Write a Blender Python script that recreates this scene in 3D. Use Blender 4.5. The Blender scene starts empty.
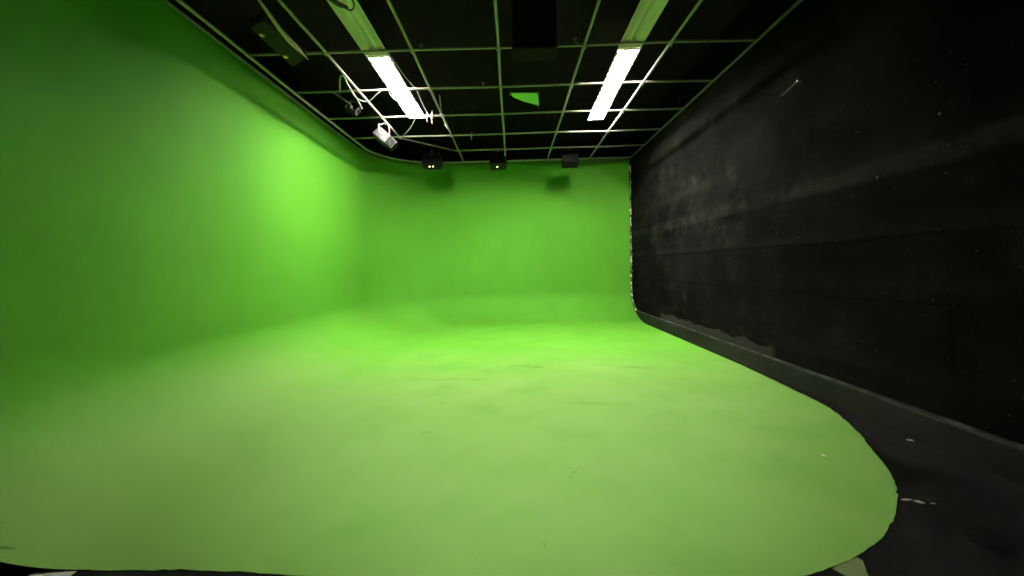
import bpy, bmesh, math, random
from mathutils import Vector, Matrix, Euler
random.seed(7)
C = bpy.context.scene.collection
S = bpy.context.scene
PI = math.pi

# ---------------------------------------------------------------- camera
YAW, PITCH, ROLL, FPX, EYE = -0.0032, 0.0531, -0.02866, 397.7, 1.64
def camera():
    fwd = Vector((math.sin(YAW)*math.cos(PITCH), math.cos(YAW)*math.cos(PITCH), -math.sin(PITCH)))
    right = Vector((math.cos(YAW), -math.sin(YAW), 0))
    up = right.cross(fwd)
    r = math.cos(ROLL)*right + math.sin(ROLL)*up
    u = -math.sin(ROLL)*right + math.cos(ROLL)*up
    cd = bpy.data.cameras.new('camera'); cd.sensor_width = 36; cd.lens = FPX/1024*36
    cd.clip_start = 0.05; cd.clip_end = 100
    o = bpy.data.objects.new('camera', cd); C.objects.link(o)
    m = Matrix((r, u, -fwd)).transposed().to_4x4(); m.translation = (0, 0, EYE)
    o.matrix_world = m
    S.camera = o
camera()
# ---------------------------------------------------------------- world and exposure
w = bpy.data.worlds.new('studio_dark'); S.world = w; w.use_nodes = True
w.node_tree.nodes['Background'].inputs[0].default_value = (0.01, 0.011, 0.01, 1)
w.node_tree.nodes['Background'].inputs[1].default_value = 0.3
S.view_settings.view_transform = 'Standard'; S.view_settings.look = 'None'
S.view_settings.gamma = 1; S.view_settings.use_curve_mapping = False
S.view_settings.exposure = 1.81
TUBE_POWER = 190.0      # emission of the lit fluorescent tubes
FILL_SPOT_POWER = 150.0    # spot added out of view above the camera to brighten the near floor

# ---------------------------------------------------------------- materials
def nt(name):
    m = bpy.data.materials.new(name); m.use_nodes = True
    t = m.node_tree; b = t.nodes['Principled BSDF']
    return m, t, b
def N(t, kind, **kw):
    n = t.nodes.new(kind)
    for k, v in kw.items():
        if k in n.inputs: n.inputs[k].default_value = v
        else: setattr(n, k, v)
    return n
def simple(name, col, rough=.5, metal=0, emit=None, es=0, noise=.15, scale=20, bump=0, spec=None):
    m, t, b = nt(name)
    b.inputs['Roughness'].default_value = rough; b.inputs['Metallic'].default_value = metal
    tc = N(t, 'ShaderNodeTexCoord'); nz = N(t, 'ShaderNodeTexNoise', Scale=scale, Detail=4.0)
    t.links.new(tc.outputs['Object'], nz.inputs['Vector'])
    mx = N(t, 'ShaderNodeMix'); mx.data_type = 'RGBA'
    mx.inputs[6].default_value = (*[c*(1-noise) for c in col], 1)
    mx.inputs[7].default_value = (*[min(1, c*(1+noise)) for c in col], 1)
    t.links.new(nz.outputs['Fac'], mx.inputs[0]); t.links.new(mx.outputs[2], b.inputs['Base Color'])
    if spec is not None: b.inputs['Specular IOR Level'].default_value = spec
    if emit:
        b.inputs['Emission Color'].default_value = (*emit, 1); b.inputs['Emission Strength'].default_value = es
    if bump:
        bp = N(t, 'ShaderNodeBump', Strength=bump, Distance=.01)
        t.links.new(nz.outputs['Fac'], bp.inputs['Height']); t.links.new(bp.outputs[0], b.inputs['Normal'])
    return m
class G:
    """tiny node-graph helper"""
    def __init__(s, t): s.t = t; s.pos = N(t, 'ShaderNodeNewGeometry').outputs['Position']
    def math(s, op, a, b=None, clamp=False):
        n = s.t.nodes.new('ShaderNodeMath'); n.operation = op; n.use_clamp = clamp
        for i, v in enumerate((a, b)):
            if v is None: continue
            if isinstance(v, (int, float)): n.inputs[i].default_value = v
            else: s.t.links.new(v, n.inputs[i])
        return n.outputs[0]
    def mapped(s, loc=(0,0,0), rot=0, scale=(1,1,1), vec=None):
        # loc: centre subtracted first, then turned by -rot, then scaled
        a = s.t.nodes.new('ShaderNodeVectorMath'); a.operation = 'SUBTRACT'
        s.t.links.new(vec or s.pos, a.inputs[0]); a.inputs[1].default_value = loc
        r = s.t.nodes.new('ShaderNodeVectorRotate'); r.rotation_type = 'Z_AXIS'; r.inputs['Angle'].default_value = -rot
        s.t.links.new(a.outputs[0], r.inputs['Vector'])
        m = s.t.nodes.new('ShaderNodeVectorMath'); m.operation = 'MULTIPLY'
        s.t.links.new(r.outputs[0], m.inputs[0]); m.inputs[1].default_value = scale
        return m.outputs[0]
    def noise(s, scale, detail=4, vec=None, rough=.5):
        n = N(s.t, 'ShaderNodeTexNoise', Scale=float(scale), Detail=float(detail), Roughness=rough)
        s.t.links.new(vec or s.pos, n.inputs['Vector']); return n.outputs['Fac']
    def ramp(s, v, a, b, lo=0., hi=1.):
        n = s.t.nodes.new('ShaderNodeMapRange'); n.interpolation_type = 'SMOOTHSTEP'
        n.inputs[1].default_value = a; n.inputs[2].default_value = b
        n.inputs[3].default_value = lo; n.inputs[4].default_value = hi
        s.t.links.new(v, n.inputs[0]); return n.outputs[0]
    def mix(s, f, a, b):
        n = s.t.nodes.new('ShaderNodeMix'); n.data_type = 'RGBA'
        if isinstance(f, float): n.inputs[0].default_value = f
        else: s.t.links.new(f, n.inputs[0])
        for i, v in ((6, a), (7, b)):
            if isinstance(v, tuple): n.inputs[i].default_value = (*v, 1)
            else: s.t.links.new(v, n.inputs[i])
        return n.outputs[2]
    def length(s, v):
        n = s.t.nodes.new('ShaderNodeVectorMath'); n.operation = 'LENGTH'; s.t.links.new(v, n.inputs[0]); return n.outputs['Value']
    def sep(s, v=None):
        n = s.t.nodes.new('ShaderNodeSeparateXYZ'); s.t.links.new(v or s.pos, n.inputs[0]); return n.outputs
    def blot(s, c, size, rot=0, edge=.5, wob=.35, z=1):
        """soft-edged stain: 1 inside, 0 outside"""
        d = s.length(s.mapped(c, rot, (1/size[0], 1/size[1], z)))
        w = s.math('MULTIPLY', s.math('SUBTRACT', s.noise(7, 5), .5), wob*2)
        return s.ramp(s.math('ADD', d, w), 1-edge, 1, 1, 0)

def green_mat():
    """one paint over wall, cove and floor; the near floor is greyer, from tread and from haze put into the colour"""
    m, t, b = nt('green_cyc_paint'); g = G(t); x, y, z = g.sep()
    big = g.noise(.55, 3); roll = g.noise(1, 3, g.mapped(scale=(3, 3, .8))); fine = g.noise(60, 3)
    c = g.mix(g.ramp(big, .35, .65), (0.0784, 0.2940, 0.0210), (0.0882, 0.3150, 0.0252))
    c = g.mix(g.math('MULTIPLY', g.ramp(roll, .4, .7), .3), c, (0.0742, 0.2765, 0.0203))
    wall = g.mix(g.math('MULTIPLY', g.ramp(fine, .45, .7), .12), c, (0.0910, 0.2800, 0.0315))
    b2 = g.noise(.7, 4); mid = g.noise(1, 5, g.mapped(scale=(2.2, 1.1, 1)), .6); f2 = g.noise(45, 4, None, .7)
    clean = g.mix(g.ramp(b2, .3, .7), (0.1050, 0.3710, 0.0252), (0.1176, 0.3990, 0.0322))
    worn_hazed = g.mix(g.ramp(b2, .3, .7), (0.1925, 0.3920, 0.0805), (0.2100, 0.4095, 0.0945))
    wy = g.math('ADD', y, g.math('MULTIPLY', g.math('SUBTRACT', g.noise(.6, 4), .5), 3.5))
    f = g.mix(g.ramp(wy, 4.6, 8.6, 1, 0), clean, worn_hazed)  # greyer towards the camera: tread wear plus lens haze put into the colour
    f = g.mix(g.math('MULTIPLY', g.ramp(mid, .45, .7), .25), f, (0.2100, 0.3710, 0.1050))
    f = g.mix(g.math('MULTIPLY', g.ramp(f2, .5, .75), .18), f, (0.1190, 0.2660, 0.0420))
    dark = (0.0595, 0.1610, 0.0245)
    for (cx, cy, a, bb, r, s) in [(.15, 6.45, .40, .10, -.25, .4), (.36, 6.36, .17, .06, .1, .6), (1.85, 6.2, .42, .075, -.22, .6),
                                  (1.45, 6.4, .25, .06, -.1, .35), (-1.0, 5.8, .45, .10, -.05, .3), (-.55, 5.75, .3, .07, .1, .25),
                                  (.9, 4.6, .7, .09, -.2, .22), (-.9, 3.9, .12, .06, 0, .25), (-.9, 4.75, .08, .05, 0, .3),
                                  (-3.02, 2.235, .09, .018, .15, .9), (.14, 2.255, .008, .045, .1, .8),
                                  (.40, 2.99, .010, .05, -.35, .6), (.445, 3.07, .009, .055, -.75, .65), (.50, 3.13, .009, .05, -1.0, .5)]:
        f = g.mix(g.math('MULTIPLY', g.blot((cx, cy, 0), (a, bb), r, .95, .75 if a > .1 else .3, 0), s), f, dark)
    zz = g.math('ADD', z, g.math('MULTIPLY', g.math('SUBTRACT', g.noise(1.5, 4), .5), .10))
    sx = g.ramp(x, -3.2, -1.6)                          # the change is crisp along the back, faded out to the left
    hi = g.math('ADD', .10, g.math('MULTIPLY', g.math('SUBTRACT', 1, sx), .75))
    u = g.math('DIVIDE', g.math('ADD', zz, .02), hi)
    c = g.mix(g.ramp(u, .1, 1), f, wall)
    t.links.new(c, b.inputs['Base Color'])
    b.inputs['Roughness'].default_value = .7; b.inputs['Specular IOR Level'].default_value = .10
    bp = N(t, 'ShaderNodeBump', Strength=.12, Distance=.004); t.links.new(fine, bp.inputs['Height'])
    bp2 = N(t, 'ShaderNodeBump', Strength=.25, Distance=.05); t.links.new(g.noise(.9, 2), bp2.inputs['Height'])
    t.links.new(bp.outputs[0], bp2.inputs['Normal']); t.links.new(bp2.outputs[0], b.inputs['Normal'])
    return m
def black_wall_mat():
    m, t, b = nt('black_wall_paint'); g = G(t)
    x, y, z = g.sep()
    clouds = g.noise(1, 6, g.mapped(scale=(1, .45, .9)), .6)
    streak = g.noise(1, 5, g.mapped(scale=(1, .35, 7)), .6)
    fine = g.noise(28, 6, None, .75)
    far_clouds = g.math('MULTIPLY', g.ramp(clouds, .38, .66), g.ramp(y, 3.5, 9.0, .35, 1))  # cloudy pale tone, stronger towards the far end
    c = g.mix(g.math('MULTIPLY', far_clouds, .75), (.0115, .0115, .010), (.044, .043, .036))
    c = g.mix(g.math('MULTIPLY', g.ramp(streak, .5, .72), .45), c, (.042, .041, .036))
    mot = g.noise(2.6, 7, None, .72); blo = g.noise(1.1, 4, None, .6)
    c = g.mix(g.math('MULTIPLY', g.math('MULTIPLY', g.ramp(mot, .50, .72), g.ramp(y, 3, 8, .3, 1)), .8), c, (.085, .083, .066))
    c = g.mix(g.math('MULTIPLY', g.ramp(blo, .40, .62, 1, 0), .65), c, (.007, .007, .006))
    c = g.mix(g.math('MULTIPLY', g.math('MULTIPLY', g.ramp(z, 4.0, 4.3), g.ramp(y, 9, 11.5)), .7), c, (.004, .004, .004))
    # board seams at fixed heights, wavering a little
    zz = g.math('ADD', z, g.math('MULTIPLY', g.math('SUBTRACT', g.noise(.8, 4), .5), .10))
    def band(lo, hi, e=.03): return g.math('MULTIPLY', g.ramp(zz, lo-e, lo+e*.4), g.ramp(zz, hi-e, hi+e, 1, 0))
    patch = g.ramp(g.noise(1, 4, g.mapped(scale=(1, .8, 1.5))), .36, .6)
    c = g.mix(g.math('MULTIPLY', g.math('MULTIPLY', band(2.42, 2.58, .06), g.ramp(mot, .35, .62)), .75), c, (.066, .065, .056))
    c = g.mix(g.math('MULTIPLY', g.math('MULTIPLY', band(3.0, 3.12, .06), g.ramp(y, 6, 8)), .35), c, (.060, .060, .05))
    c = g.mix(g.math('MULTIPLY', band(1.80, 1.835, .012), .8), c, (.004, .004, .004))
    c = g.mix(g.math('MULTIPLY', band(1.835, 1.95, .03), .25), c, (.05, .05, .044))
    c = g.mix(g.math('MULTIPLY', band(1.20, 1.225, .012), .7), c, (.004, .004, .004))
    c = g.mix(g.math('MULTIPLY', band(.70, .72, .01), .5), c, (.004, .004, .004))
    # greyer torn strip above the skirting, near the far end
    zt = g.math('ADD', z, g.math('MULTIPLY', g.math('SUBTRACT', g.noise(2.5, 5), .5), .22))
    torn = g.math('MULTIPLY', g.ramp(zt, .40, .42, 1, 0), g.math('MULTIPLY', g.ramp(y, 5.4, 5.6), g.ramp(y, 9.6, 9.8, 1, 0)))
    c = g.mix(g.math('MULTIPLY', torn, .9), c, (.115, .110, .096))
    # chips that show the plaster
    vo = N(t, 'ShaderNodeTexVoronoi', Scale=2.6); t.links.new(g.pos, vo.inputs['Vector'])
    chip = g.ramp(g.math('ADD', vo.outputs['Distance'], g.math('MULTIPLY', fine, .05)), .045, .07, 1, 0)
    keep = g.ramp(g.noise(.9, 3), .48, .6)
    c = g.mix(g.math('MULTIPLY', g.math('MULTIPLY', chip, keep), .8), c, (.60, .58, .50))
    vo2 = N(t, 'ShaderNodeTexVoronoi', Scale=9.0); t.links.new(g.pos, vo2.inputs['Vector'])
    c = g.mix(g.math('MULTIPLY', g.math('MULTIPLY', g.ramp(vo2.outputs['Distance'], .05, .1, 1, 0), g.ramp(clouds, .42, .55)), .6), c, (.30, .29, .24))
    c = g.mix(.72, c, (0, 0, 0))
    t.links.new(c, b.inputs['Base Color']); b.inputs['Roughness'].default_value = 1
    b.inputs['Specular IOR Level'].default_value = .01
    bp = N(t, 'ShaderNodeBump', Strength=.35, Distance=.01); t.links.new(fine, bp.inputs['Height'])
    t.links.new(bp.outputs[0], b.inputs['Normal'])
    return m
def black_floor_mat():
    m, t, b = nt('black_floor_paint'); g = G(t)
    n1 = g.noise(1.6, 6, None, .65); fine = g.noise(40, 5, None, .7); scr = g.noise(1, 4, g.mapped(rot=.5, scale=(14, 2, 1)))
    c = g.mix(g.ramp(n1, .35, .7), (.016, .016, .015), (.034, .033, .029))
    c = g.mix(g.math('MULTIPLY', g.ramp(scr, .58, .75), .3), c, (.06, .06, .052))
    vo = N(t, 'ShaderNodeTexVoronoi', Scale=7.0); t.links.new(g.mapped(scale=(1, 1.6, 1)), vo.inputs['Vector'])
    c = g.mix(g.math('MULTIPLY', g.ramp(vo.outputs['Distance'], .05, .10, 1, 0), g.ramp(g.noise(2.2, 3), .52, .62)), c, (.20, .20, .17))
    # pale scuffs by the tip of the green paint and green overspray
    for (cx, cy, a, bb, r, s) in [(2.70, 2.60, .16, .05, .1, .30), (2.35, 2.28, .2, .06, .5, .2), (2.55, 2.2, .15, .04, 1.0, .22)]:
        c = g.mix(g.math('MULTIPLY', g.blot((cx, cy, 0), (a, bb), r, .8, .5, 0), s), c, (.2, .2, .16))
    c = g.mix(.80, c, (0, 0, 0)); b.inputs['Specular IOR Level'].default_value = .10
    t.links.new(c, b.inputs['Base Color']); t.links.new(g.ramp(n1, .3, .7, .45, .75), b.inputs['Roughness'])
    bp = N(t, 'ShaderNodeBump', Strength=.3, Distance=.006); t.links.new(fine, bp.inputs['Height'])
    t.links.new(bp.outputs[0], b.inputs['Normal'])
    return m
def skirting_mat():
    m, t, b = nt('skirting_black_paint'); g = G(t); x, y, z = g.sep()
    n = g.noise(3, 6, g.mapped(scale=(1, .5, 2)), .65); fine = g.noise(30, 5)
    c = g.mix(g.ramp(n, .35, .7), (.022, .022, .020), (.046, .045, .040))
    lip = g.math('MULTIPLY', g.ramp(z, .256, .270), g.ramp(g.noise(5, 5), .45, .6))
    c = g.mix(g.math('MULTIPLY', lip, .7), c, (.16, .155, .14))
    c = g.mix(.58, c, (0, 0, 0)); b.inputs['Specular IOR Level'].default_value = .10
    t.links.new(c, b.inputs['Base Color']); b.inputs['Roughness'].default_value = .6
    bp = N(t, 'ShaderNodeBump', Strength=.3, Distance=.006); t.links.new(fine, bp.inputs['Height'])
    t.links.new(bp.outputs[0], b.inputs['Normal'])
    return m
def chipped_mat():
    m, t, b = nt('chipped_corner_bead'); g = G(t)
    n = g.noise(7, 6, g.mapped(scale=(1, 1, 1)), .75)
    c = g.mix(g.ramp(n, .47, .53), (.012, .012, .011), (.62, .60, .52))
    c = g.mix(g.ramp(g.noise(3.1, 3), .56, .6), c, (.10, .30, .04))
    t.links.new(c, b.inputs['Base Color']); b.inputs['Roughness'].default_value = .7
    return m
M = dict(
    green=green_mat(), bwall=black_wall_mat(), bfloor=black_floor_mat(),
    skirt=skirting_mat(), chip=chipped_mat(),
    ceil=simple('ceiling_black', (.0120, .0085, .0110), 1, scale=3, noise=.4, spec=.01),
    pipe=simple('galvanised_pipe', (.40, .345, .325), .5, .15, noise=.3, scale=9),
    railm=simple('worn_rail', (.15, .125, .115), .6, .1, noise=.5, scale=7),
    white=simple('white_enamel', (.80, .70, .72), .4, noise=.05),
    tube=simple('lit_tube', (.9, .9, .85), .4, emit=(1, .965, .86), es=TUBE_POWER),
    tube_off=simple('unlit_tube', (.82, .76, .76), .25, noise=.05),
    steel=simple('dull_steel', (.17, .15, .15), .5, .3),
    silver=simple('silver_housing', (.050, .045, .048), .6, .1, noise=.5, scale=25),
    black=simple('black_metal', (.012, .010, .012), .6, noise=.3, spec=.12),
    panelm=simple('dark_panel_metal', (.016, .011, .020), .6, noise=.25, spec=.1),
    glass=simple('dark_lens_glass', (.012, .014, .012), .12),
    led=simple('indicator_lens', (.75, .72, .45), .4, emit=(1, .95, .6), es=.9),
    leaf=simple('barn_door_silver', (.56, .34, .38), .45, .1, noise=.2),
    yel=simple('yellow_green_button', (.75, .50, .25), .5),
    cable_w=simple('white_cable', (.40, .35, .34), .5), cable_b=simple('black_cable', (.008, .008, .008), .5),
    card=simple('light_green_card', (.42, .85, .32), .6, noise=.06),
    tape=simple('off_white_tape', (.62, .62, .54), .6, noise=.12, scale=30),
    blob=simple('dull_green_overspill', (.13, .19, .06), .7, noise=.35, scale=14),
    boxm=simple('matt_black_board', (.010, .009, .010), .9, noise=.2, spec=.1),
    paper=simple('paper_scrap', (.8, .8, .74), .7), flake=simple('paint_flake', (.34, .34, .29), .8))

# ---------------------------------------------------------------- mesh helpers
def islands(bm):
    seen = set(); out = []
    for v in bm.verts:
        if v in seen: continue
        st = [v]; seen.add(v); c = []
        while st:
            q = st.pop(); c.append(q)
            for e in q.link_edges:
                o2 = e.other_vert(q)
                if o2 not in seen: seen.add(o2); st.append(o2)
        out.append(c)
    return out
def obj_each(name, bm, *a, **k):
    """every loose piece of bm becomes an object of its own"""
    bm.verts.ensure_lookup_table(); n = len(islands(bm))
    for i in range(n):
        b2 = bm.copy(); b2.verts.ensure_lookup_table(); isl = islands(b2)
        bmesh.ops.delete(b2, geom=[v for j, c in enumerate(isl) if j != i for v in c], context='VERTS')
        o = obj(name, b2, *a, **k)
    bm.free(); return o
def obj(name, bm, mat, parent=None, smooth=False, bevel=0):
    me = bpy.data.meshes.new(name); bmesh.ops.recalc_face_normals(bm, faces=bm.faces); bm.to_mesh(me); bm.free()
    o = bpy.data.objects.new(name, me); C.objects.link(o)
    for x in (mat if isinstance(mat, (list, tuple)) else [mat]): me.materials.append(x)
    if smooth:
        for p in me.polygons: p.use_smooth = True
    if bevel:
        b = o.modifiers.new('bevel', 'BEVEL'); b.width = bevel; b.segments = 2; b.limit_method = 'ANGLE'
    if parent: o.parent = parent
    return o
def struct(o): o['kind'] = 'structure'; return o
def tag(o, label, cat, group=None):
    o['label'] = label; o['category'] = cat
    if group: o['group'] = group
    return o
def empty(name, loc, label, cat, group=None, rot=(0, 0, 0)):
    o = bpy.data.objects.new(name, None); C.objects.link(o); o.location = loc; o.rotation_euler = rot
    o.empty_display_size = .1
    return tag(o, label, cat, group)
def box(bm, c, s, rot=(0, 0, 0), taper=1.0):
    M4 = Matrix.Translation(c) @ Euler(rot).to_matrix().to_4x4()
    v = []
    for z in (-.5, .5):
        k = taper if z > 0 else 1
        for x, y in ((-.5, -.5), (.5, -.5), (.5, .5), (-.5, .5)):
            v.append(bm.verts.new(M4 @ Vector((x*s[0]*k, y*s[1]*k, z*s[2]))))
    for f in ((3,2,1,0), (4,5,6,7), (0,1,5,4), (1,2,6,5), (2,3,7,6), (3,0,4,7)): bm.faces.new([v[i] for i in f])
    return v
def tube(bm, pts, r, seg=10, closed_caps=True):
    pts = [Vector(p) for p in pts]; rings = []
    prev = None
    for i, p in enumerate(pts):
        a = pts[max(i-1, 0)]; b = pts[min(i+1, len(pts)-1)]; d = (b-a).normalized()
        if prev is None:
            s = d.cross(Vector((0, 0, 1)));
            if s.length < .01: s = d.cross(Vector((0, 1, 0)))
        else: s = prev - d*prev.dot(d)
        s.normalize(); prev = s; u = d.cross(s)
        rr = r[i] if isinstance(r, (list, tuple)) else r
        rings.append([bm.verts.new(p + (s*math.cos(2*PI*k/seg)+u*math.sin(2*PI*k/seg))*rr) for k in range(seg)])
    for A, B in zip(rings, rings[1:]):
        for k in range(seg): bm.faces.new((A[k], A[(k+1) % seg], B[(k+1) % seg], B[k]))
    if closed_caps: bm.faces.new(rings[0]); bm.faces.new(rings[-1])
def spline(pts, n=6):
    P = [Vector(p) for p in pts]; P = [P[0]*2-P[1]] + P + [P[-1]*2-P[-2]]; out = []
    for i in range(1, len(P)-2):
        a, b, c, d = P[i-1:i+3]
        for k in range(n):
            t = k/n
            out.append(.5*((2*b)+(c-a)*t+(2*a-5*b+4*c-d)*t*t+(-a+3*b-3*c+d)*t**3))
    out.append(P[-2]); return out
def prism(bm, poly, z0, z1):
    a = [bm.verts.new((x, y, z0)) for x, y in poly]; b = [bm.verts.new((x, y, z1)) for x, y in poly]
    bm.faces.new(a[::-1]); bm.faces.new(b); n = len(poly)
    for i in range(n): bm.faces.new((a[i], a[(i+1) % n], b[(i+1) % n], b[i]))

# ---------------------------------------------------------------- the setting
XR, XL, YB, YF = 3.60, -3.85, 12.0, 2.15     # right wall, left cyc wall, back cyc wall, front cut of the cyc
ZT, ZC, GZ = 4.81, 5.45, 4.736               # top of the cyc, ceiling, pipe grid height
BX0, BX1, BY0, BY1 = -4.4, XR, -5.0, 12.5    # building shell

bm = bmesh.new(); box(bm, ((BX0+BX1)/2, (BY0+BY1)/2, -.05), (BX1-BX0+.6, BY1-BY0+.6, .1)); struct(obj('floor', bm, M['bfloor']))
bm = bmesh.new(); box(bm, ((BX0+BX1)/2, (BY0+BY1)/2, ZC+.06), (BX1-BX0+.6, BY1-BY0+.6, .12))
struct(obj('ceiling', bm, M['ceil']))
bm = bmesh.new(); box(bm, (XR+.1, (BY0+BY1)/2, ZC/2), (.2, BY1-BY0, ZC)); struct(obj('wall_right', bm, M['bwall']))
bm = bmesh.new(); box(bm, (BX0-.1, (BY0+BY1)/2, ZC/2), (.2, BY1-BY0, ZC)); struct(obj('wall_left', bm, M['ceil']))
bm = bmesh.new(); box(bm, ((BX0+BX1)/2, BY1+.1, ZC/2), (BX1-BX0+.4, .2, ZC)); struct(obj('wall_back', bm, M['ceil']))
bm = bmesh.new(); box(bm, ((BX0+BX1)/2, BY0-.1, ZC/2), (BX1-BX0+.4, .2, ZC)); struct(obj('wall_front', bm, M['ceil']))

# green cyclorama shell: profile (inset from the wall line, height) swept along left wall, rounded corner, back wall
CA, CB, RC = 1.42, .90, 2.0
def cyc_mesh():
    prof = []
    for k in range(0, 25):
        a = PI/2*k/24; prof.append((CA*(1-math.sin(a)), .005 + CB*(1-math.cos(a))))
    for z in [1.2, 1.6, 2.0, 2.5, 3.0, 3.5, 4.0, 4.4, 4.6, 4.76]: prof.append((0, z))
    prof += [(-.015, 4.80), (-.05, ZT), (-.16, ZT), (-.16, .5), (-.16, 0)]
    prof += [(.4, 0), (CA, 0)]
    path = []   # (x, y, nx, ny) with the normal pointing into the room
    for k in range(20): path.append((XL, YF + (YB-RC-YF)*k/20, 1, 0))
    for k in range(33):
        a = PI/2*k/32; path.append((XL+RC-RC*math.cos(a), YB-RC+RC*math.sin(a), math.cos(a), -math.sin(a)))
    x0 = XL+RC
    for k in range(1, 21): path.append((x0+(XR-.06-x0)*k/20, YB, 0, -1))
    bm = bmesh.new(); rows = []
    for x, y, nx, ny in path: rows.append([bm.verts.new((x+nx*i, y+ny*i, z)) for i, z in prof])
    n = len(prof)
    for A, B in zip(rows, rows[1:]):
        for k in range(n): bm.faces.new((A[k], A[(k+1) % n], B[(k+1) % n], B[k]))
    bm.faces.new(rows[0]).material_index = 1; bm.faces.new(rows[-1])
    return bm
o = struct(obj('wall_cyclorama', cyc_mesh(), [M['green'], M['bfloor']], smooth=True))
es = o.modifiers.new('edges', 'EDGE_SPLIT'); es.split_angle = math.radians(40)

# painted green floor inside the cyc, with its rounded right-hand end
pts = [(XL+CA, YF), (-2.1, 2.135), (-1.85, 2.13), (-1.5, 2.10), (-1.33, 2.08), (-.9, 2.03), (-.4, 1.97), (.2, 1.93), (.8, 1.915), (1.2, 1.935),
       (1.47, 1.98), (1.65, 2.03), (1.86, 2.11), (2.12, 2.25), (2.35, 2.42), (2.56, 2.62), (2.70, 2.78), (2.82, 2.95), (3.02, 3.33), (3.17, 3.62),
       (3.30, 3.93), (3.39, 4.2), (3.44, 4.49), (3.47, 5.0), (3.50, 5.5)]
edge = [Vector((p[0], p[1], 0)) for p in pts]
sm = spline(edge, 5)
poly = [(p.x + random.uniform(-.006, .006), p.y + random.uniform(-.006, .006)) for p in sm[1:-1]]
poly = [(XL+CA, YF)] + poly + [(3.535, 6.2), (3.535, YB-CA+.02)]
for k in range(17):          # inner edge of the rounded corner
    a = PI/2*(1-k/16); r = RC-CA
    poly.append((XL+RC-r*math.cos(a), YB-RC+r*math.sin(a)))
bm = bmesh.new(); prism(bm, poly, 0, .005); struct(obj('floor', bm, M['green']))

# skirting along the black wall, a low box with an uneven, paler top edge
bm = bmesh.new()
N_ = 60; prof = [(XR, 0), (XR-.062, 0), (XR-.060, .245), (XR-.048, .268), (XR, .272)]
rows = []
for k in range(N_+1):
    y = -4.9 + (YB-.20+4.9)*k/N_; j = random.uniform(-.004, .004)
    rows.append([bm.verts.new((x + (j if i in (2, 3) else 0), y, z + (j if i > 1 else 0))) for i, (x, z) in enumerate(prof)])
for A, B in zip(rows, rows[1:]):
    for k in range(5): bm.faces.new((A[k], A[(k+1) % 5], B[(k+1) % 5], B[k]))
bm.faces.new(rows[0]); bm.faces.new(rows[-1])
struct(obj('baseboard_right', bm, M['skirt']))

# ragged paint edge where green meets black, running down the corner and round the cove
bm = bmesh.new(); P = []
for k in range(70): P.append((XR-.035+random.uniform(-.010, .010), YB-.02, 4.66-k*(4.66-CB)/69))
for k in range(1, 22):
    a = PI/2*(1-k/24); P.append((XR-.035+random.uniform(-.01, .01), YB-.01-CA*(1-math.sin(a)), .03+CB*(1-math.cos(a))))
tube(bm, P, [random.uniform(.010, .028) for _ in P], 6)
struct(obj('trim_1', bm, M['chip']))

# ---------------------------------------------------------------- pipe grid
grid = empty('lighting_grid', (0, 7, GZ), 'overhead grid of pale metal pipes hanging under the black ceiling', 'pipe grid')
def gpart(name, bm, mat, smooth=True):
    for v in bm.verts: v.co -= Vector((0, 7, GZ))
    return obj(name, bm, mat, grid, smooth)
PX = [-2.556, -1.336, -.116, 1.104, 2.324]
RY = [3.366, 4.586, 5.806, 7.026, 8.246, 9.466, 10.686]
R_ = .020
for i, x in enumerate(PX):
    y1 = 11.8
    if i == 0: y1 = 9.52
    bm = bmesh.new(); n = 8
    tube(bm, [(x + (.006*math.sin(k*2.1+i) if 0 < k < n else 0), 2.2+(y1-2.2)*k/n, GZ + .005*math.sin(k*1.7+i)) for k in range(n+1)], R_, 8)
    gpart('pipe', bm, M['pipe'])
RAILX = -3.66
for i, y in enumerate(RY):
    x0, x1 = RAILX, 3.54
    if i == 5: x0 = -3.60
    if i == 6: x0 = -1.38
    bm = bmesh.new(); n = 6
    tube(bm, [(x0+(x1-x0)*k/n, y + .012*math.sin(k*1.9+i), GZ + .012 + .006*math.sin(k*2.3+i)) for k in range(n+1)], R_*.9, 8)
    gpart('pipe', bm, M['pipe'])
bm = bmesh.new(); tube(bm, [(PX[0], 9.466, GZ-.01), ((PX[0]+PX[1])/2, 10.07, GZ-.015), (PX[1], 10.686, GZ-.01)], R_*.9, 8); gpart('brace', bm, M['railm'])
bm = bmesh.new(); tube(bm, [(3.545, 2.2, GZ), (3.545, 7, GZ), (3.545, 11.8, GZ)], R_, 8); gpart('edge_rail', bm, M['railm'])
pts = [(RAILX, 1.5, GZ), (RAILX, 5, GZ), (RAILX-.01, 7.6, GZ), (RAILX, 9.55, GZ)]
for k in range(1, 13):
    a = PI/2*k/12; pts.append((RAILX+1.75-1.75*math.cos(a), 10.03+1.75*math.sin(a), GZ))
pts += [(0, 11.79, GZ), (2, 11.8, GZ), (3.54, 11.8, GZ)]
bm = bmesh.new(); tube(bm, pts, .024, 8); gpart('edge_rail', bm, M['pipe'])
# second, darker rail fixed along the top of the green wall
pts2 = [(x + (-.10 if y < 9.6 else -.10*math.cos(min(1, max(0, (y-10.03)/1.75))*PI/2)), y + (.10*max(0, min(1, (y-9.9)/1.8))), GZ-.045) for x, y, z in pts]
bm = bmesh.new(); tube(bm, pts2, .020, 8); gpart('edge_rail', bm, M['railm'])
# cross clamps at the joints
for i, x in enumerate(PX):
    for j, y in enumerate(RY):
        if (i == 0 and j > 5): continue
        if j == 0: continue
        bm = bmesh.new(); box(bm, (x, y, GZ+.004), (.050, .052, .052)); tube(bm, [(x+.02, y+.03, GZ-.042), (x+.02, y+.03, GZ)], .008, 6)
        gpart('clamp', bm, M['pipe'], False)
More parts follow.
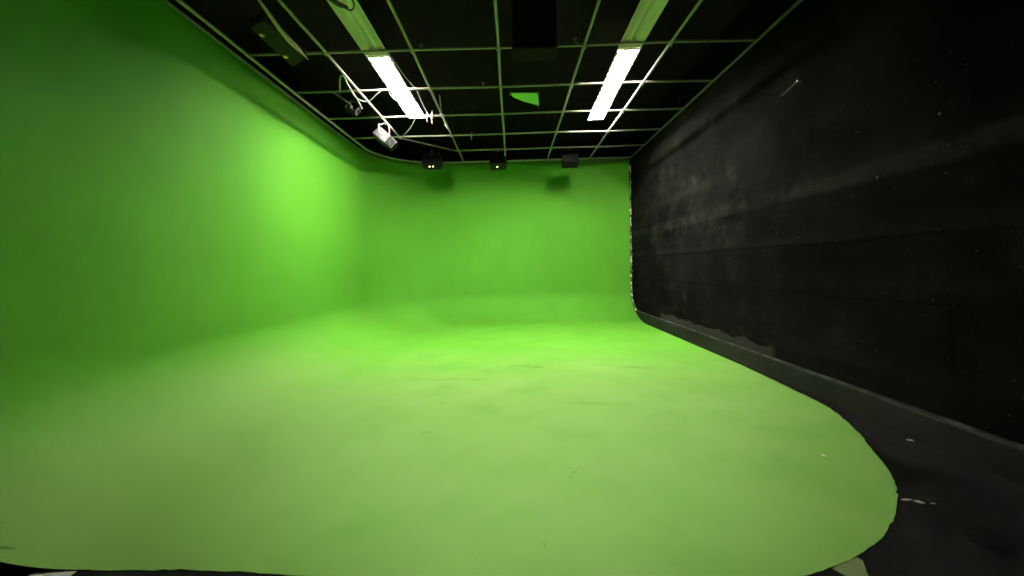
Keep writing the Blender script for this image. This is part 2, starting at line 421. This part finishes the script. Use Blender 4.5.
# drop rods that hold the grid to the ceiling
for x in (PX[1], PX[3]):
    for y in (RY[2]+.35, RY[5]+.3):
        bm = bmesh.new(); tube(bm, [(x, y, GZ), (x, y, ZC)], .007, 6); gpart('drop_rod', bm, M['black'])

# ---------------------------------------------------------------- fluorescent battens in open reflectors
def fixture(x, y0, length, tubem, label, ang=0, group=None, z=4.90, w=.34):
    """trough with its mouth at height z, running from y0 away from the camera"""
    e = empty('fluorescent_fixture', (x, y0, z), label, 'ceiling light', group, (0, 0, ang))
    L = length
    # reflector: bent sheet, cross-section (x, z), given a thickness
    h = w/2
    inn = [(-h, 0), (-h*.66, .095), (-h*.34, .115), (-.012, .085), (.012, .085), (h*.34, .115), (h*.66, .095), (h, 0)]
    out = [(h+.008, 0), (h*.70, .112), (0, .132), (-h*.70, .112), (-h-.008, 0)]
    P = inn + out; bm = bmesh.new()
    A = [bm.verts.new((px, 0, pz)) for px, pz in P]; B = [bm.verts.new((px, L, pz)) for px, pz in P]; n = len(P)
    for k in range(n): bm.faces.new((A[k], A[(k+1) % n], B[(k+1) % n], B[k]))
    # end faces as strips between inner and outer line
    for V in (A, B):
        bm.faces.new([V[i] for i in (0, 1, 11, 12)]); bm.faces.new([V[i] for i in (1, 2, 3, 4, 5, 6, 9, 10, 11)][:9])
        bm.faces.new([V[i] for i in (6, 7, 8, 9)])
    obj('reflector', bm, M['white'], e)
    for ye in (.004, L-.004):
        bm = bmesh.new(); V = [[bm.verts.new((px, ye+dy, pz)) for px, pz in [(-h, .002), (h, .002), (h*.66, .095), (h*.34, .115), (-h*.34, .115), (-h*.66, .095)]] for dy in (-.003, .003)]
        bm.faces.new(V[0]); bm.faces.new(V[1])
        for k in range(6): bm.faces.new((V[0][k], V[0][(k+1) % 6], V[1][(k+1) % 6], V[1][k]))
        obj('end_plate', bm, M['white'], e)
    bm = bmesh.new(); box(bm, (0, L/2, .15), (.13, L*.98, .06)); obj('ballast_housing', bm, M['black'], e, bevel=.006)
    n_seg = 1 if L < 2 else 2
    for sx in (-1, 1):
        tx = sx*.062
        for q in range(n_seg):
            a = .05 + q*(L-.05)/n_seg; b = (q+1)*(L-.05)/n_seg - .02 if n_seg > 1 else L-.05
            bm = bmesh.new(); tube(bm, [(tx, a, .076), (tx, (a+b)/2, .076), (tx, b, .076)], .0165, 12)
            t = obj('tube', bm, tubem, e, True)
            bm = bmesh.new()
            for yy in (a-.012, b+.012):
                tube(bm, [(tx, yy-.012, .076), (tx, yy+.012, .076)], .0185, 12)
            obj_each('end_cap', bm, M['steel'], t)
    if tubem is M['tube']:      # added slats over the nearer two thirds, cutting light on the left wall
        bm = bmesh.new()
        for sx in (-1, 1): box(bm, (sx*.155, .03+L*.34, .016), (.004, L*.68, .030))
        nb = int(L*.68/.17)
        for q in range(nb+1): box(bm, (0, .06+(L*.68-.06)*q/nb, .016), (.310, .003, .060), (1.03, 0, 0))
        obj('added_cutoff_slats', bm, M['white'], e)
    bm = bmesh.new()
    for yy in (.02, L-.02): box(bm, (0, yy, .055), (.20, .018, .075))
    obj_each('lamp_holder', bm, M['white'], e)
    bm = bmesh.new()
    for yy in (L*.2, L*.8): tube(bm, [(0, yy, .17), (0, yy, ZC-z)], .006, 6)
    obj_each('hanger', bm, M['black'], e)
    return e
fixture(-1.965, 6.20, 2.56, M['tube'], 'lit fluorescent ceiling light, the left of the two glowing ones')
fixture(1.870, 6.20, 2.98, M['tube'], 'lit fluorescent ceiling light, the right of the two glowing ones', -.030)
fixture(-1.965, 3.30, 2.885, M['tube_off'], 'unlit fluorescent ceiling light with a black cable, in line before the left glowing one')
fixture(1.860, 3.30, 2.885, M['tube_off'], 'unlit fluorescent ceiling light, green tinted, in line before the right glowing one')

# ---------------------------------------------------------------- hung flood lights
def flood(loc, label, size, tilt=(0, 0, 0), drop=.26, body='black', clamp_z=0, indicators=1, arm=True, group=None, lens_side=-1, ind_pos=None):
    """loc: where its clamp grips the pipe; housing hangs 'drop' below, turned by tilt"""
    e = empty('flood_light', loc, label, 'stage light', group)
    w, d, h = size
    R = Matrix.Translation((0, 0, -drop)) @ Euler(tilt).to_matrix().to_4x4()
    def tr(bm):
        for v in bm.verts: v.co = R @ v.co
        return bm
    bm = bmesh.new(); box(bm, (0, 0, 0), (w, d*.72, h)); box(bm, (0, d*.43, 0), (w*.86, d*.22, h*.78), taper=1)
    hs = obj('housing', tr(bm), M[body], e, bevel=.008)
    bm = bmesh.new()
    for k in range(7): box(bm, (-w*.36+w*.12*k, d*.55, 0), (.008, d*.10, h*.66))
    obj('cooling_fins', tr(bm), M[body], hs)
    bm = bmesh.new(); box(bm, (0, -d*.375, 0), (w*.90, .012, h*.84)); obj('front_glass', tr(bm), M['glass'], e)
    bm = bmesh.new(); y = -d*.40
    for s in (-1, 1):
        box(bm, (s*w*.475, y, 0), (w*.05, .03, h)); box(bm, (0, y, s*h*.465), (w, .03, h*.07))
    obj('bezel', tr(bm), M[body], e)
    # indicator lens on the underside
    if indicators:
        for k in range(indicators):
            bm = bmesh.new(); px = (-.05+.12*k) if ind_pos is None else ind_pos[k]
            tube(bm, [(px, -d*.05, -h*.5-.012), (px, -d*.05, -h*.5+.004)], .020, 12); obj('indicator', tr(bm), M['led'], e, True)
    # yoke: a U of flat bar from both ends of the housing up to the clamp
    bm = bmesh.new()
    yw = w/2+.014; pv = [R @ Vector((-yw, 0, 0)), R @ Vector((yw, 0, 0))]
    top = Vector((0, 0, -.055))
    ax = (pv[1]-pv[0]); ax.z = 0; ax = ax.normalized()*min(yw, .2)
    mode = [pv[0], pv[0].lerp(top-ax, .8), top-ax+Vector((0, 0, -.01)), top-ax*.7+Vector((0, 0, .006)), top, top+ax*.7+Vector((0, 0, .006)), top+ax+Vector((0, 0, -.01)), pv[1].lerp(top+ax, .8), pv[1]]
    tube(bm, mode, .0095, 6); obj('yoke', bm, M['black'], e)
    bm = bmesh.new()
    for p, s in zip(pv, (-1, 1)):
        dr = (pv[1]-pv[0]).normalized()*s; tube(bm, [p-dr*.02, p+dr*.022], .020, 8)
    obj_each('tilt_knob', bm, M['black'], e)
    bm = bmesh.new()
    P = [(0, .034*math.sin(a), .034*math.cos(a)) for a in [PI*1.15-k*PI*1.55/9 for k in range(10)]]
    tube(bm, [(0, 0, -.07), (0, 0, -.034)], .009, 8); tube(bm, P, .008, 6)
    obj('hook_clamp', bm, M['steel'], e)
    return e
flood((-2.05, 10.686, GZ+.01), 'black flood light with two pale lenses above the dark square shadow on the green wall', (.50, .28, .26), (-.5, 0, 0), .30, 'black', indicators=2, ind_pos=(-.06, .03))
flood((-.30, 10.686, GZ+.01), 'black flood light with one pale lens at the middle of the back edge', (.42, .28, .26), (-.5, 0, 0), .36, 'black', indicators=1, ind_pos=(-.03,))
flood((1.60, 10.686, GZ+.01), 'plain black flood light nearest the black wall, without a bright lens', (.42, .28, .26), (-.5, 0, 0), .36, 'black', indicators=0)
# silver one: long body hanging askew, its back with a knob towards the room, dark lamp end lower right
sv = empty('flood_light', (-2.556, 8.42, GZ), 'silver flood light tilted on its yoke at the left rear of the pipe grid', 'stage light')
ctr = Vector((.03, -.12, -.415)); R4 = Matrix.Translation(ctr) @ Matrix.Rotation(math.radians(42), 4, 'Y') @ Matrix.Rotation(math.radians(-14), 4, 'X')
def tr(bm):
    for v in bm.verts: v.co = R4 @ v.co
    return bm
bm = bmesh.new(); box(bm, (-.09, 0, 0), (.30, .20, .21)); h_ = obj('housing', tr(bm), M['silver'], sv, bevel=.012)
bm = bmesh.new(); box(bm, (-.09, -.104, 0), (.24, .012, .15)); obj('back_plate', tr(bm), M['silver'], h_, bevel=.004)
bm = bmesh.new(); tube(bm, [(-.09, -.11, 0), (-.09, -.145, 0)], .022, 10); obj('knob', tr(bm), M['pipe'], sv)
bm = bmesh.new(); box(bm, (.145, 0, 0), (.19, .17, .19)); obj('lamp_head', tr(bm), M['black'], sv, bevel=.012)
bm = bmesh.new(); box(bm, (.145, -.088, 0), (.13, .008, .13)); obj('front_glass', tr(bm), M['glass'], sv)
bm = bmesh.new()
a_ = R4 @ Vector((-.15, -.12, .0)); b_ = R4 @ Vector((.04, -.12, .07))
tube(bm, spline([a_, a_+Vector((.0, .0, .14)), Vector((-.07, -.08, -.10)), Vector((-.02, -.02, -.05)), Vector((.06, -.06, -.09)), b_+Vector((.02, .0, .12)), b_], 4), .010, 6)
obj('yoke', bm, M['pipe'], sv)
bm = bmesh.new(); tube(bm, [(0, 0, -.075), (0, 0, -.03)], .012, 8); tube(bm, [(0, .034*math.sin(q), .034*math.cos(q)) for q in [PI*1.15-n_*PI*1.55/9 for n_ in range(10)]], .009, 6)
obj('hook_clamp', bm, M['pipe'], sv)
sp = flood((-.116, 1.7, GZ), 'added spot, out of view above the camera, brightening the near green floor', (.34, .30, .30), (-.3, 0, 0), .30, 'black', indicators=0)
ld = bpy.data.lights.new('added_fill_spot', 'SPOT'); ld.energy = FILL_SPOT_POWER; ld.color = (1, .95, .86); ld.spot_size = math.radians(70); ld.spot_blend = 1.0; ld.shadow_soft_size = .12  # added lamp, unseen, lifts the near floor
lo = bpy.data.objects.new('added_fill_spot', ld); C.objects.link(lo); lo.parent = sp; lo.location = (0, .05, -.55)
lo.rotation_euler = (Vector((.1, 3.6, 0)) - Vector((-.116, 1.75, GZ-.55))).to_track_quat('-Z', 'Y').to_euler()
# small dark one on an angled arm
sf = flood((-2.86, 7.52, GZ+.01), 'small dark flood light at the end of a thin slanted arm', (.20, .15, .19), (-.4, .5, 0), .10, 'black', indicators=0)
bm = bmesh.new(); tube(bm, [(.0, 0, -.05), (-.10, -.22, -.01), (-.16, -.50, .0)], .012, 8); obj('arm', bm, M['railm'], sf)
bm = bmesh.new(); tube(bm, [(.0, -.09, -.10), (.0, -.11, -.112)], .022, 10); obj('indicator', bm, M['yel'], sf)

# unlit black light bank with its silver barn door
bk = empty('light_bank', (-2.90, 4.80, 4.55), 'long black unlit light bank with two yellow-green squares and a silver edge leaf', 'stage light', None, (0, 0, 0))
bm = bmesh.new()
V = [(-.13, .06), (.12, -.08), (.20, .74), (-.12, .97)]
prism(bm, V, 0, .10); obj('housing', bm, M['panelm'], bk, bevel=.008)
for (px, py) in ((-.075, .20), (-.070, .70)):
    bm = bmesh.new(); box(bm, (px, py, -.006), (.045, .055, .016)); obj('button', bm, M['yel'], bk, bevel=.003)
bm = bmesh.new()
P = [(.27, -.50, .04), (.245, -.25, .02), (.215, .02, .0), (.205, .10, -.005), (.20, .30, -.01), (.195, .45, -.005), (.19, .62, .0), (.185, .80, .0)]
tube(bm, P, [.010, .018, .026, .024, .034, .032, .018, .004], 8); obj('barn_door', bm, M['leaf'], bk, True)
bm = bmesh.new()
for yy in (.2, .65): tube(bm, [(0, yy, .1), (0, yy, .9)], .008, 6)
obj_each('hanger', bm, M['black'], bk)

# black box hanging in front of the grid, from the ceiling
cb = empty('hanging_box', (.375, 5.58, ZC), 'matt black box hanging from the ceiling at the top middle, hiding part of a pipe', 'box')
bm = bmesh.new(); box(bm, (0, 0, -.47), (.60, .30, .94)); obj('casing', bm, M['boxm'], cb, bevel=.01)
bm = bmesh.new()
for s in (-1, 1): box(bm, (s*.28, -.155, -.47), (.03, .012, .92))
box(bm, (0, -.155, -.92), (.56, .012, .03)); obj('frame', bm, M['black'], cb)

# green card clipped above the grid
cd = empty('green_card', (.3, 8.0, 4.90), 'small light green tapered card clipped above the pipe grid', 'card')
bm = bmesh.new(); prism(bm, [(-.25, -.33), (.27, -.30), (.33, .28), (0, .05), (-.2, -.16)], 0, .012); obj('panel', bm, M['card'], cd)
for (px, py) in ((-.25, -.30), (.31, .27), (.28, -.27)):
    bm = bmesh.new(); box(bm, (px, py, .01), (.035, .06, .05)); obj('clip', bm, M['steel'], cd)
bm = bmesh.new()
for (px, py) in ((-.23, -.28), (.27, .22)): tube(bm, [(px, py, .01), (px, py, ZC-4.9)], .004, 5)
obj_each('hanger', bm, M['black'], cd)

# ---------------------------------------------------------------- cables and clamps on the grid
def cable(pts, r, mat, label, name='cable', cat='cable', n=6):
    bm = bmesh.new(); tube(bm, spline(pts, n), r, 6); return tag(obj(name, bm, mat, None, True), label, cat)
cable([(-2.78, 6.75, 4.60), (-2.67, 6.50, 4.69), (-2.60, 6.42, 4.72), (-2.575, 6.48, 4.71), (-2.59, 6.59, 4.68), (-2.62, 6.91, 4.67), (-2.65, 7.2, 4.65), (-2.68, 7.46, 4.62)],
      .011, M['cable_w'], 'white hooked cable end drooping beside the second pipe from the left')
cable([(-2.58, 6.45, 4.72), (-2.64, 6.95, 4.66), (-2.61, 7.09, 4.64), (-2.53, 7.16, 4.62), (-2.42, 7.15, 4.63), (-2.27, 7.04, 4.68), (-2.17, 7.02, 4.74)],
      .008, M['cable_w'], 'white cable sagging in a shallow loop towards the left glowing light')
cable([(-1.78, 6.12, 4.90), (-1.72, 6.41, 4.84), (-1.69, 6.74, 4.83), (-1.64, 7.06, 4.82), (-1.61, 7.18, 4.82), (-1.64, 7.59, 4.83), (-1.65, 8.0, 4.82), (-1.62, 8.246, 4.77)],
      .007, M['cable_w'], 'thin white cable running along the right side of the left glowing light')
cable([(-2.13, 7.19, 4.89), (-2.14, 7.47, 4.84), (-2.08, 7.65, 4.82), (-1.98, 7.7, 4.86)],
      .007, M['cable_w'], 'short white cable loop under the left glowing light')
cable([(-1.89, 8.28, 4.74), (-2.05, 8.62, 4.71), (-2.20, 8.90, 4.70), (-2.48, 9.40, 4.73)], .008, M['cable_w'], 'thin pale wire slanting from the left glowing light to the corner brace', 'wire', 'wire')
cable([(-1.29, 7.70, 4.92), (-1.32, 7.95, 4.84), (-1.352, 8.20, 4.775)], .010, M['steel'], 'short steel rod leaning on the third pipe', 'rod', 'rod', 2)
cable([(-2.10, 4.90, 4.88), (-2.03, 4.99, 4.86), (-1.97, 5.03, 4.86), (-1.92, 5.08, 4.86), (-1.87, 5.06, 4.86), (-1.83, 4.98, 4.87), (-1.82, 4.85, 4.89)],
      .010, M['cable_b'], 'thin black cable looping under the left unlit light')
cable([(-2.08, 4.80, 4.87), (-2.04, 4.90, 4.865), (-1.98, 4.98, 4.86), (-1.93, 5.04, 4.86)], .022, M['cable_b'], 'thick black cable knot on the left unlit light')
def pclamp(x, y, axis, label, k=1.0):
    e = empty('pipe_clamp', (x, y, GZ), label, 'clamp')
    d = Vector((1, 0, 0)) if axis == 'x' else Vector((0, 1, 0)); s = Vector((d.y, d.x, 0))
    bm = bmesh.new()
    tube(bm, [d*(-.018)*k, d*.018*k], .036*k, 10); obj('jaw', bm, M['pipe'], e)
    bm = bmesh.new(); tube(bm, [Vector((0, 0, -.03)), Vector((0, 0, -.085*k))+s*.02, s*.05+Vector((0, 0, -.10*k))], .009, 6); obj('bolt', bm, M['pipe'], e)
    bm = bmesh.new(); tube(bm, [Vector((0, 0, .02)), d*.02+Vector((0, 0, .09*k))], .012, 6); obj('handle', bm, M['pipe'], e)
pclamp(-1.56, 8.246, 'x', 'larger pale metal clamp with dangling bolts just right of the left glowing light', 1.3)
pclamp(-1.66, 8.246, 'x', 'small pale metal clamp against the end of the left glowing light', .9)
pclamp(-1.345, 8.75, 'y', 'small metal clamp on the third pipe behind the crossing', .9)
pclamp(-.88, 9.466, 'x', 'small metal clamp on a cross pipe above the black flood light', .8)

# small fittings on the black ceiling
def fitting(x, y, label, mat='steel'):
    e = empty('ceiling_fitting', (x, y, ZC), label, 'fitting')
    bm = bmesh.new(); tube(bm, [(0, 0, 0), (0, 0, -.03)], .035, 10); obj('plate', bm, M[mat], e)
    bm = bmesh.new(); tube(bm, [(0, 0, -.03), (0, 0, -.07), (.05, .02, -.09)], .012, 6); obj('hook', bm, M[mat], e)
k = (ZC-EYE)/(5.2-EYE)
fitting(1.08*k, 6.43*k, 'small bent metal fitting on the ceiling left of the pipe above the right lights')
fitting(-1.35*k, 6.49*k, 'tiny metal fitting on the ceiling right of the third pipe')
fitting(-.47*k, 7.85*k, 'tiny metal fitting on the ceiling left of the middle pipe')

# rod hook on the black wall
rh = empty('wall_hook', (XR, 5.02, 3.81), 'thin dull metal rod hooked to the upper black wall', 'hook')
bm = bmesh.new(); tube(bm, [(-.035, .30, -.045), (-.04, .12, -.02), (-.05, 0, 0)], .006, 6); obj('rod', bm, M['steel'], rh)
bm = bmesh.new(); tube(bm, [(0, -.01, .0), (-.055, -.01, 0)], .014, 8); obj('peg', bm, M['steel'], rh)

# ---------------------------------------------------------------- things on the floor
bm = bmesh.new(); prism(bm, [(-2.74, 2.145), (-2.50, 2.145), (-2.48, 1.85), (-2.74, 1.84)], 0, .002)
tag(obj('floor_tape', bm, M['tape']), 'off-white tape strip on the black floor at the bottom left corner', 'tape')
bm = bmesh.new(); prism(bm, [(1.64, 2.02), (1.76, 2.085), (1.83, 2.105), (1.845, 2.07), (1.79, 1.98), (1.76, 1.92), (1.70, 1.91)], 0, .003)
tag(obj('paint_patch', bm, M['blob']), 'dull green paint patch on the black floor beside the green edge', 'paint patch')
bm = bmesh.new(); box(bm, (2.53, 3.22, .008), (.028, .022, .006), (.1, .2, .4)); tag(obj('paper_scrap', bm, M['paper']), 'tiny white scrap lying on the right part of the green floor', 'scrap')
def flakes(name, spots, label, mat, s=.03):
    for i, (x, y, k) in enumerate(spots):
        bm = bmesh.new(); a = random.uniform(0, 3); n = 6
        prism(bm, [(x+s*k*math.cos(a+q*2*PI/n)*random.uniform(.6, 1.3)*(1.6 if q % 3 == 0 else 1), y+s*k*.6*math.sin(a+q*2*PI/n)*random.uniform(.6, 1.3)) for q in range(n)], 0, .003)
        tag(obj(name, bm, mat), label, 'paint flake', 'pale flakes by the rounded end of the green floor')
flakes('paint_flake', [(2.60, 2.60, .8), (2.66, 2.57, 1.0), (2.73, 2.55, .5)], 'pale paint flake on the black floor beside the rounded tip of the green', M['flake'])
bm = bmesh.new(); prism(bm, [(3.46, 3.46), (3.50, 3.44), (3.515, 3.475), (3.47, 3.485)], 0, .003)
tag(obj('paint_flake', bm, M['flake']), 'single pale flake at the foot of the black skirting on the right', 'paint flake')
